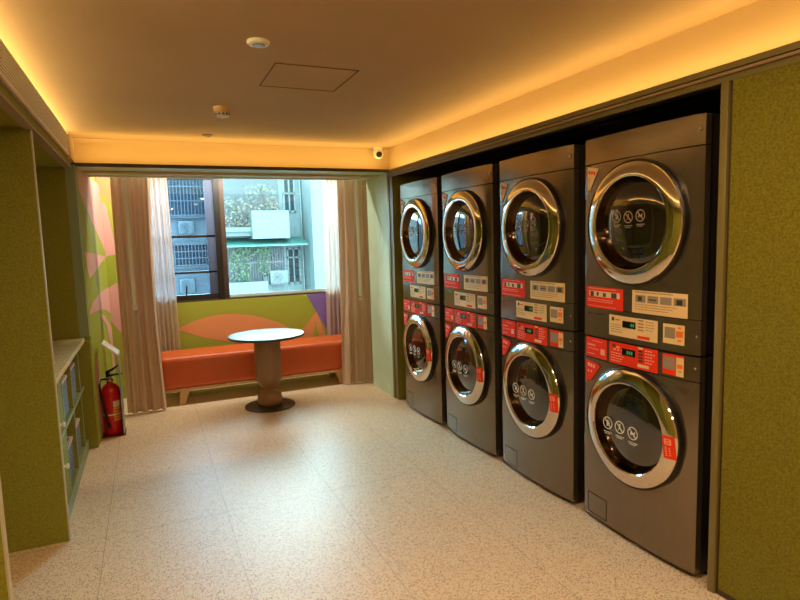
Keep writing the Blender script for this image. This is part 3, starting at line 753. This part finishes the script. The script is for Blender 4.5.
def make_basket():
    r = thing('storage_basket', '', 'basket', (0, 0, 0), 0, 'dotted fabric baskets in the cubbies')
    w, d, h = .30, .34, .225      # across (y), deep (x), high
    mb = MB(); q = .012
    mb.box(-d/2, d/2, -w/2, -w/2+q, 0, h).box(-d/2, d/2, w/2-q, w/2, 0, h).box(-d/2, -d/2+q, -w/2+q, w/2-q, 0, h).box(d/2-q, d/2, -w/2+q, w/2-q, 0, h).box(-d/2, d/2, -w/2, w/2, 0, .008)
    mb.build('fabric_body', M['basket'], r)
    mb = MB(); e = .004; z0, z1 = h-.012, h+.004
    mb.box(-d/2-e, d/2+e, -w/2-e, -w/2+q, z0, z1).box(-d/2-e, d/2+e, w/2-q, w/2+e, z0, z1).box(-d/2-e, -d/2+q, -w/2+q, w/2-q, z0, z1).box(d/2-q, d/2+e, -w/2+q, w/2-q, z0, z1)
    mb.build('rim', M['basket_rim'], r)
    mb = MB(); i = q+.001
    mb.box(-d/2+i, d/2-i, -w/2+i, -w/2+i+.003, .009, h-.01).box(-d/2+i, d/2-i, w/2-i-.003, w/2-i, .009, h-.01).box(-d/2+i, -d/2+i+.003, -w/2+i, w/2-i, .009, h-.01).box(d/2-i-.003, d/2-i, -w/2+i, w/2-i, .009, h-.01).box(-d/2+i, d/2-i, -w/2+i, w/2-i, .009, .013)
    mb.build('lining', M['basket_in'], r)
    return r
b0 = make_basket()
bl = ['blue-grey dotted fabric basket on the upper cubby shelf, next to the white-knobbed door', 'blue-grey dotted fabric basket on the upper cubby shelf, farther toward the window',
      'blue-grey dotted fabric basket in the lower cubby row, next to the white-knobbed door', 'blue-grey dotted fabric basket in the lower cubby row, farther toward the window']
for k, (y, z) in enumerate(((3.945, .485), (4.365, .485), (3.945, .087), (4.365, .087))):
    b = b0 if k == 0 else copy_tree(b0); b.location = (-.69, y, z); b['label'] = bl[k]

# ------------------------------------------------------------------ fire extinguisher and floor stand
t = thing('fire_extinguisher', 'red fire extinguisher with black hose standing in the corner by the curtain', 'fire extinguisher', (-.348, 5.09, .012))
MB().lathe([(.066, 0), (.070, .006), (.070, .335), (.064, .365), (.045, .392), (.024, .405), (.022, .42)], n=32).build('cylinder_body', M['ext_red'], t, ang=50)
mb = MB(); mb.lathe([(.022, .418), (.026, .424), (.026, .440), (.016, .446), (.016, .462)], n=20); mb.build('valve', M['steel'], t)
mb = MB(); mb.prism([(-.02, .458), (.10, .478), (.105, .488), (-.02, .474)], -.016, .016, 0, lambda a, b, z: (z, -a, b)).prism([(-.02, .490), (.03, .505), (.085, .548), (.08, .556), (.02, .522), (-.022, .505)], -.012, .012, 0, lambda a, b, z: (z, -a, b)).box(-.012, .012, 0, .022, .455, .505)
hd = mb.build('lever_handle', M['black'], t, rot=(0, 0, math.radians(65)))
pts = [(-.02, -.02, .445), (-.055, -.045, .45), (-.072, -.055, .41), (-.066, -.058, .33), (-.045, -.070, .22), (-.035, -.078, .12), (-.02, -.080, .06)]
MB().tube(pts, [.009]*5+[.011, .014], 10).build('hose', M['black'], t)
mb = MB()
def lab(a0, a1, z0, z1, off, mi): mb.grid(lambda u, v: ((.0703+off)*math.cos(a0+(a1-a0)*u), (.0703+off)*math.sin(a0+(a1-a0)*u), z0+(z1-z0)*v), 10, 1, mi)
lab(-1.35, -.35, .11, .27, .0008, 0); lab(-1.35, -.35, .225, .27, .0012, 1)
for k in range(4): lab(-1.25, -.5, .125+.022*k, .133+.022*k, .0012, 2)
mb.build('label_sheet', [M['label_y'], M['label_w'], M['ext_red']], t)['label'] = 'yellow label on the cylinder'
MB().lathe([(.0712, .155), (.0722, .157), (.0722, .166), (.0712, .168)], n=32, ring=True).build('strap', M['label_w'], t)
t = thing('floor_stand', 'slim grey floor stand with slanted top plate over the red extinguisher', 'stand', (-.27, 5.08, 0))
MB().box(-.155, .012, -.085, .085, 0, .011, bev=.002).build('base_plate', mat('dark red stand base', srgb(84, 26, 20), .5), t)
MB().box(-.004, .006, -.085, .085, .011, .665, bev=.002).build('upright_panel', M['stand'], t)
o = MB().box(-.075, .075, -.10, .10, 0, .012, bev=.002).build('top_plate', M['white'], t); o.location = (-.055, 0, .700); o.rotation_euler = (0, math.radians(42), 0)

# ------------------------------------------------------------------ the buildings outside
FY = 24.0
bd = thing('apartment_building', 'pale tiled apartment building across the street with turquoise awning and balconies', 'building', (4.5, FY, -9))
def bpart(name, m, mb, par=None, **k):
    return mb.build(name, m, par or bd, loc=(-4.5, -FY, 9) if par is None else (0, 0, 0), **k)
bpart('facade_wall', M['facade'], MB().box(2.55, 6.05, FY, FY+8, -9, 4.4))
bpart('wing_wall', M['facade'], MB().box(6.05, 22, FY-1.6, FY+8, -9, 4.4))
bpart('floor_slab', M['slab'], MB().box(2.55, 4.6, FY-.9, FY, 1.78, 2.02))
bpart('balcony_parapet', M['facade'], MB().box(3.80, 5.25, FY-1.1, FY, 1.66, 2.75))
bpart('balcony_parapet', M['slab'], MB().box(2.55, 3.85, FY-1.0, FY-.85, 1.95, 2.12))
bpart('balcony_recess', M['ext_dark'], MB().box(2.6, 5.2, FY-.04, FY, -.05, 1.4))  # flat sheet on the facade, coloured as the recess shade
bpart('balcony_recess', M['ext_dark'], MB().box(2.6, 5.1, FY-.04, FY, 2.1, 4.3))  # upper sheet, likewise coloured as recess shade
bpart('balcony_parapet', M['facade'], MB().box(2.55, 4.30, FY-1.0, FY, -1.9, -.02))
bpart('balcony_parapet', M['facade'], MB().box(4.28, 4.62, FY-.25, FY, -1.9, .12))
bpart('awning', M['awning'], MB().prism([(FY, 1.72), (FY-1.25, 1.42), (FY-1.25, 1.36), (FY, 1.66)], 2.55, 5.95, 0, lambda a, b, z: (z, a, b)))
def xwin(x0, x1, z0, z1, y, bars, nm='window'):
    mb = MB(); g = .07
    mb.box(x0, x1, y-.06, y, z0, z0+g).box(x0, x1, y-.06, y, z1-g, z1).box(x0, x0+g, y-.06, y, z0, z1).box(x1-g, x1, y-.06, y, z0, z1).box((x0+x1)/2-.03, (x0+x1)/2+.03, y-.06, y, z0, z1)
    for b in bars: mb.box(x0, x1, y-.06, y, b-.03, b+.03)
    f = bpart(nm, M['ext_white'], mb)
    MB().box(x0+.03, x1-.03, y-.03, y-.005, z0+.03, z1-.03).build('pane', M['ext_glass'], f)
xwin(5.28, 5.80, 2.72, 4.3, FY, (3.5,))
xwin(5.32, 5.88, -.25, 1.25, FY, (.85,))
bpart('drain_pipe', M['ext_white'], MB().tube([(4.85, FY-.12, 1.0), (4.72, FY-.14, .9), (4.74, FY-.14, .65), (5.0, FY-.12, .45)], .035))
bpart('drain_pipe', M['ext_white'], MB().tube([(6.0, FY-.1, -6), (6.0, FY-.1, 4.3)], .04))
mb = MB()
for k in range(26): mb.box(2.62+.1*k, 2.635+.1*k, FY-.55, FY-.535, -.05, 1.42)
mb.box(2.6, 5.2, FY-.56, FY-.53, .7, .73)
bpart('balcony_bars', M['ext_bar'], mb)

struct('ground', MB().box(-30, 30, 6.6, 60, -9.2, -9), mat('street asphalt', ex(120, 122, 124), .9))
def make_ac():
    r = thing('air_conditioner', '', 'air conditioner', (0, 0, 0), 0, 'outdoor air conditioning units')
    MB().box(-.36, .36, -.28, 0, 0, .52, bev=.02).build('casing', M['ext_white'], r)
    mb = MB(); c = (-.07, -.285, .26)
    for q in (.05, .1, .15, .2): mb.lathe([(q, 0), (q+.012, 0), (q+.012, .012), (q, .012)], c, 'y', 28, ring=True)
    for k in range(8):
        a = PI*k/4; mb.tube([(c[0], c[1]-.006, c[2]), (c[0]+.21*math.cos(a), c[1]-.006, c[2]+.21*math.sin(a))], .006, 6)
    mb.build('fan_guard', M['ac_fan'], r)
    MB().box(-.36, .36, -.27, 0, -.04, 0).build('bracket', M['ac_fan'], r)
    return r
ac0 = make_ac()
al = ['white outdoor air conditioner by the pale building lower window', 'outdoor air conditioner high on the blue-grey building behind the casement', 'outdoor air conditioner low on the blue-grey building behind the casement handle']
for k, p in enumerate(((4.86, FY-.27, -.16), (1.56, 26, 1.98), (1.45, 26, -.50))):
    a = ac0 if k == 0 else copy_tree(ac0); a.location = p; a['label'] = al[k]
    if k: a.scale = (.85, .85, 1.15 if k == 2 else 1)

bd2 = thing('apartment_building', 'blue-grey building with barred windows seen through the tinted casement panes', 'building', (0, 26, -9))
def b2(name, m, mb, par=None): return mb.build(name, m, par or bd2, loc=(0, -26, 9) if par is None else (0, 0, 0))
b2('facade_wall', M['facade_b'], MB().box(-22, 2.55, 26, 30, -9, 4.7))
b2('ledge', M['slab'], MB().box(-22, 2.45, 25.75, 26, 2.62, 2.74)); b2('ledge', M['slab'], MB().box(-22, 2.45, 25.75, 26, .52, .66)); b2('ledge', M['slab'], MB().box(-22, 2.45, 25.75, 26, 1.52, 1.62))
for (x0, x1, z0, z1) in ((.75, 2.35, 2.74, 4.5), (1.05, 2.4, .66, 1.52), (-1.5, .5, 2.74, 4.5), (-1.2, .8, .66, 1.52)):
    f = b2('window', M['ext_glass_b'], MB().box(x0, x1, 25.96, 26, z0, z1))
    mb = MB(); n = int((x1-x0)/.13)
    for k in range(n+1):
        x = x0+(x1-x0)*k/n; mb.box(x-.014, x+.014, 25.72, 25.75, z0, z1)
    for k in range(4):
        z = z0+(z1-z0)*k/3; mb.box(x0, x1, 25.71, 25.75, z-.02, z+.02)
    mb.build('security_bars', M['ext_bar'], f)

def plant(name, label, boxes, m, n, seed, size=.11):
    r = random.Random(seed); t = thing(name, label, 'plant', (0, 0, 0)); mb = MB(); st = MB()
    for (x0, x1, z0, z1, y0, y1) in boxes:
        st.tube([((x0+x1)/2+r.uniform(-.1, .1), (y0+y1)/2, z0+(z1-z0)*k/4) for k in range(5)], .02, 5)
        for _ in range(int(n*(x1-x0)*(z1-z0))):
            c = Vector((r.uniform(x0, x1), r.uniform(y0, y1), r.uniform(z0, z1))); s = size*r.uniform(.5, 1.2)
            a = Vector((r.uniform(-1, 1), r.uniform(-.6, .6), r.uniform(-1, 1))).normalized()*s
            b = a.cross(Vector((r.uniform(-.5, .5), 1, r.uniform(-.5, .5)))).normalized()*s*.5
            mb.face([c-a, c+b-a*.1, c+a, c-b-a*.1])
    tag(mb.build('foliage', m, t, recalc=False), kind=None); st.build('stem', M['stem'], t)
plant('climbing_plant', 'green climbing plant hanging on the barred lower balcony under the turquoise awning', [(2.95, 3.45, .05, 1.2, FY-.75, FY-.6), (3.35, 3.75, .0, 1.05, FY-.75, FY-.6), (4.0, 4.5, .25, 1.35, FY-.75, FY-.6), (3.0, 4.6, .95, 1.35, FY-.75, FY-.6)], M['leaf'], 260, 3, .06)
plant('balcony_shrub', 'straggly yellow-green shrub on the upper balcony of the pale building', [(2.7, 3.8, 2.1, 3.3, FY-.8, FY-.3), (3.7, 4.9, 2.75, 3.8, FY-.9, FY-.3)], M['leaf2'], 150, 5, .07)
plant('balcony_shrub', 'rust-coloured dry shrub on the upper balcony beside the barred window', [(2.9, 3.8, 2.1, 2.5, FY-.8, FY-.6), (4.5, 4.95, 2.75, 3.2, FY-.9, FY-.6)], M['leaf3'], 110, 8, .06)

# ------------------------------------------------------------------ daylight
w = bpy.data.worlds.new('overcast sky'); SC.world = w; w.use_nodes = True
bg = w.node_tree.nodes['Background']; bg.inputs[0].default_value = (.70, .90, 1.0, 1); bg.inputs[1].default_value = 28

# ------------------------------------------------------------------ camera
yaw, pitch, roll, FPX, H = .4097, -.1062, -.0303, 575.8, 1.4997
cy, sy = math.cos(yaw), math.sin(yaw); cp, sp = math.cos(pitch), math.sin(pitch)
fw = Vector((sy, cy, 0)); rt = Vector((cy, -sy, 0)); up = Vector((0, 0, 1))
f2 = fw*cp+up*sp; u2 = up*cp-fw*sp
r3 = rt*math.cos(roll)+u2*math.sin(roll); u3 = u2*math.cos(roll)-rt*math.sin(roll)
cam = bpy.data.objects.new('camera', bpy.data.cameras.new('camera')); COL.objects.link(cam)
cam.matrix_world = Matrix(((r3.x, u3.x, -f2.x, 0), (r3.y, u3.y, -f2.y, 0), (r3.z, u3.z, -f2.z, H), (0, 0, 0, 1)))
cam.data.sensor_width = 36; cam.data.lens = FPX*36/800; cam.data.clip_end = 200
SC.camera = cam
vs = SC.view_settings
vs.view_transform = 'Standard'; vs.look = 'None'; vs.exposure = 0; vs.gamma = 1; vs.use_curve_mapping = False
SC.cycles.use_denoising = True
SC.cycles.max_bounces = 8; SC.cycles.diffuse_bounces = 4; SC.cycles.glossy_bounces = 4; SC.cycles.transparent_max_bounces = 12
SC.cycles.sample_clamp_indirect = 6
SC.cycles.caustics_reflective = False
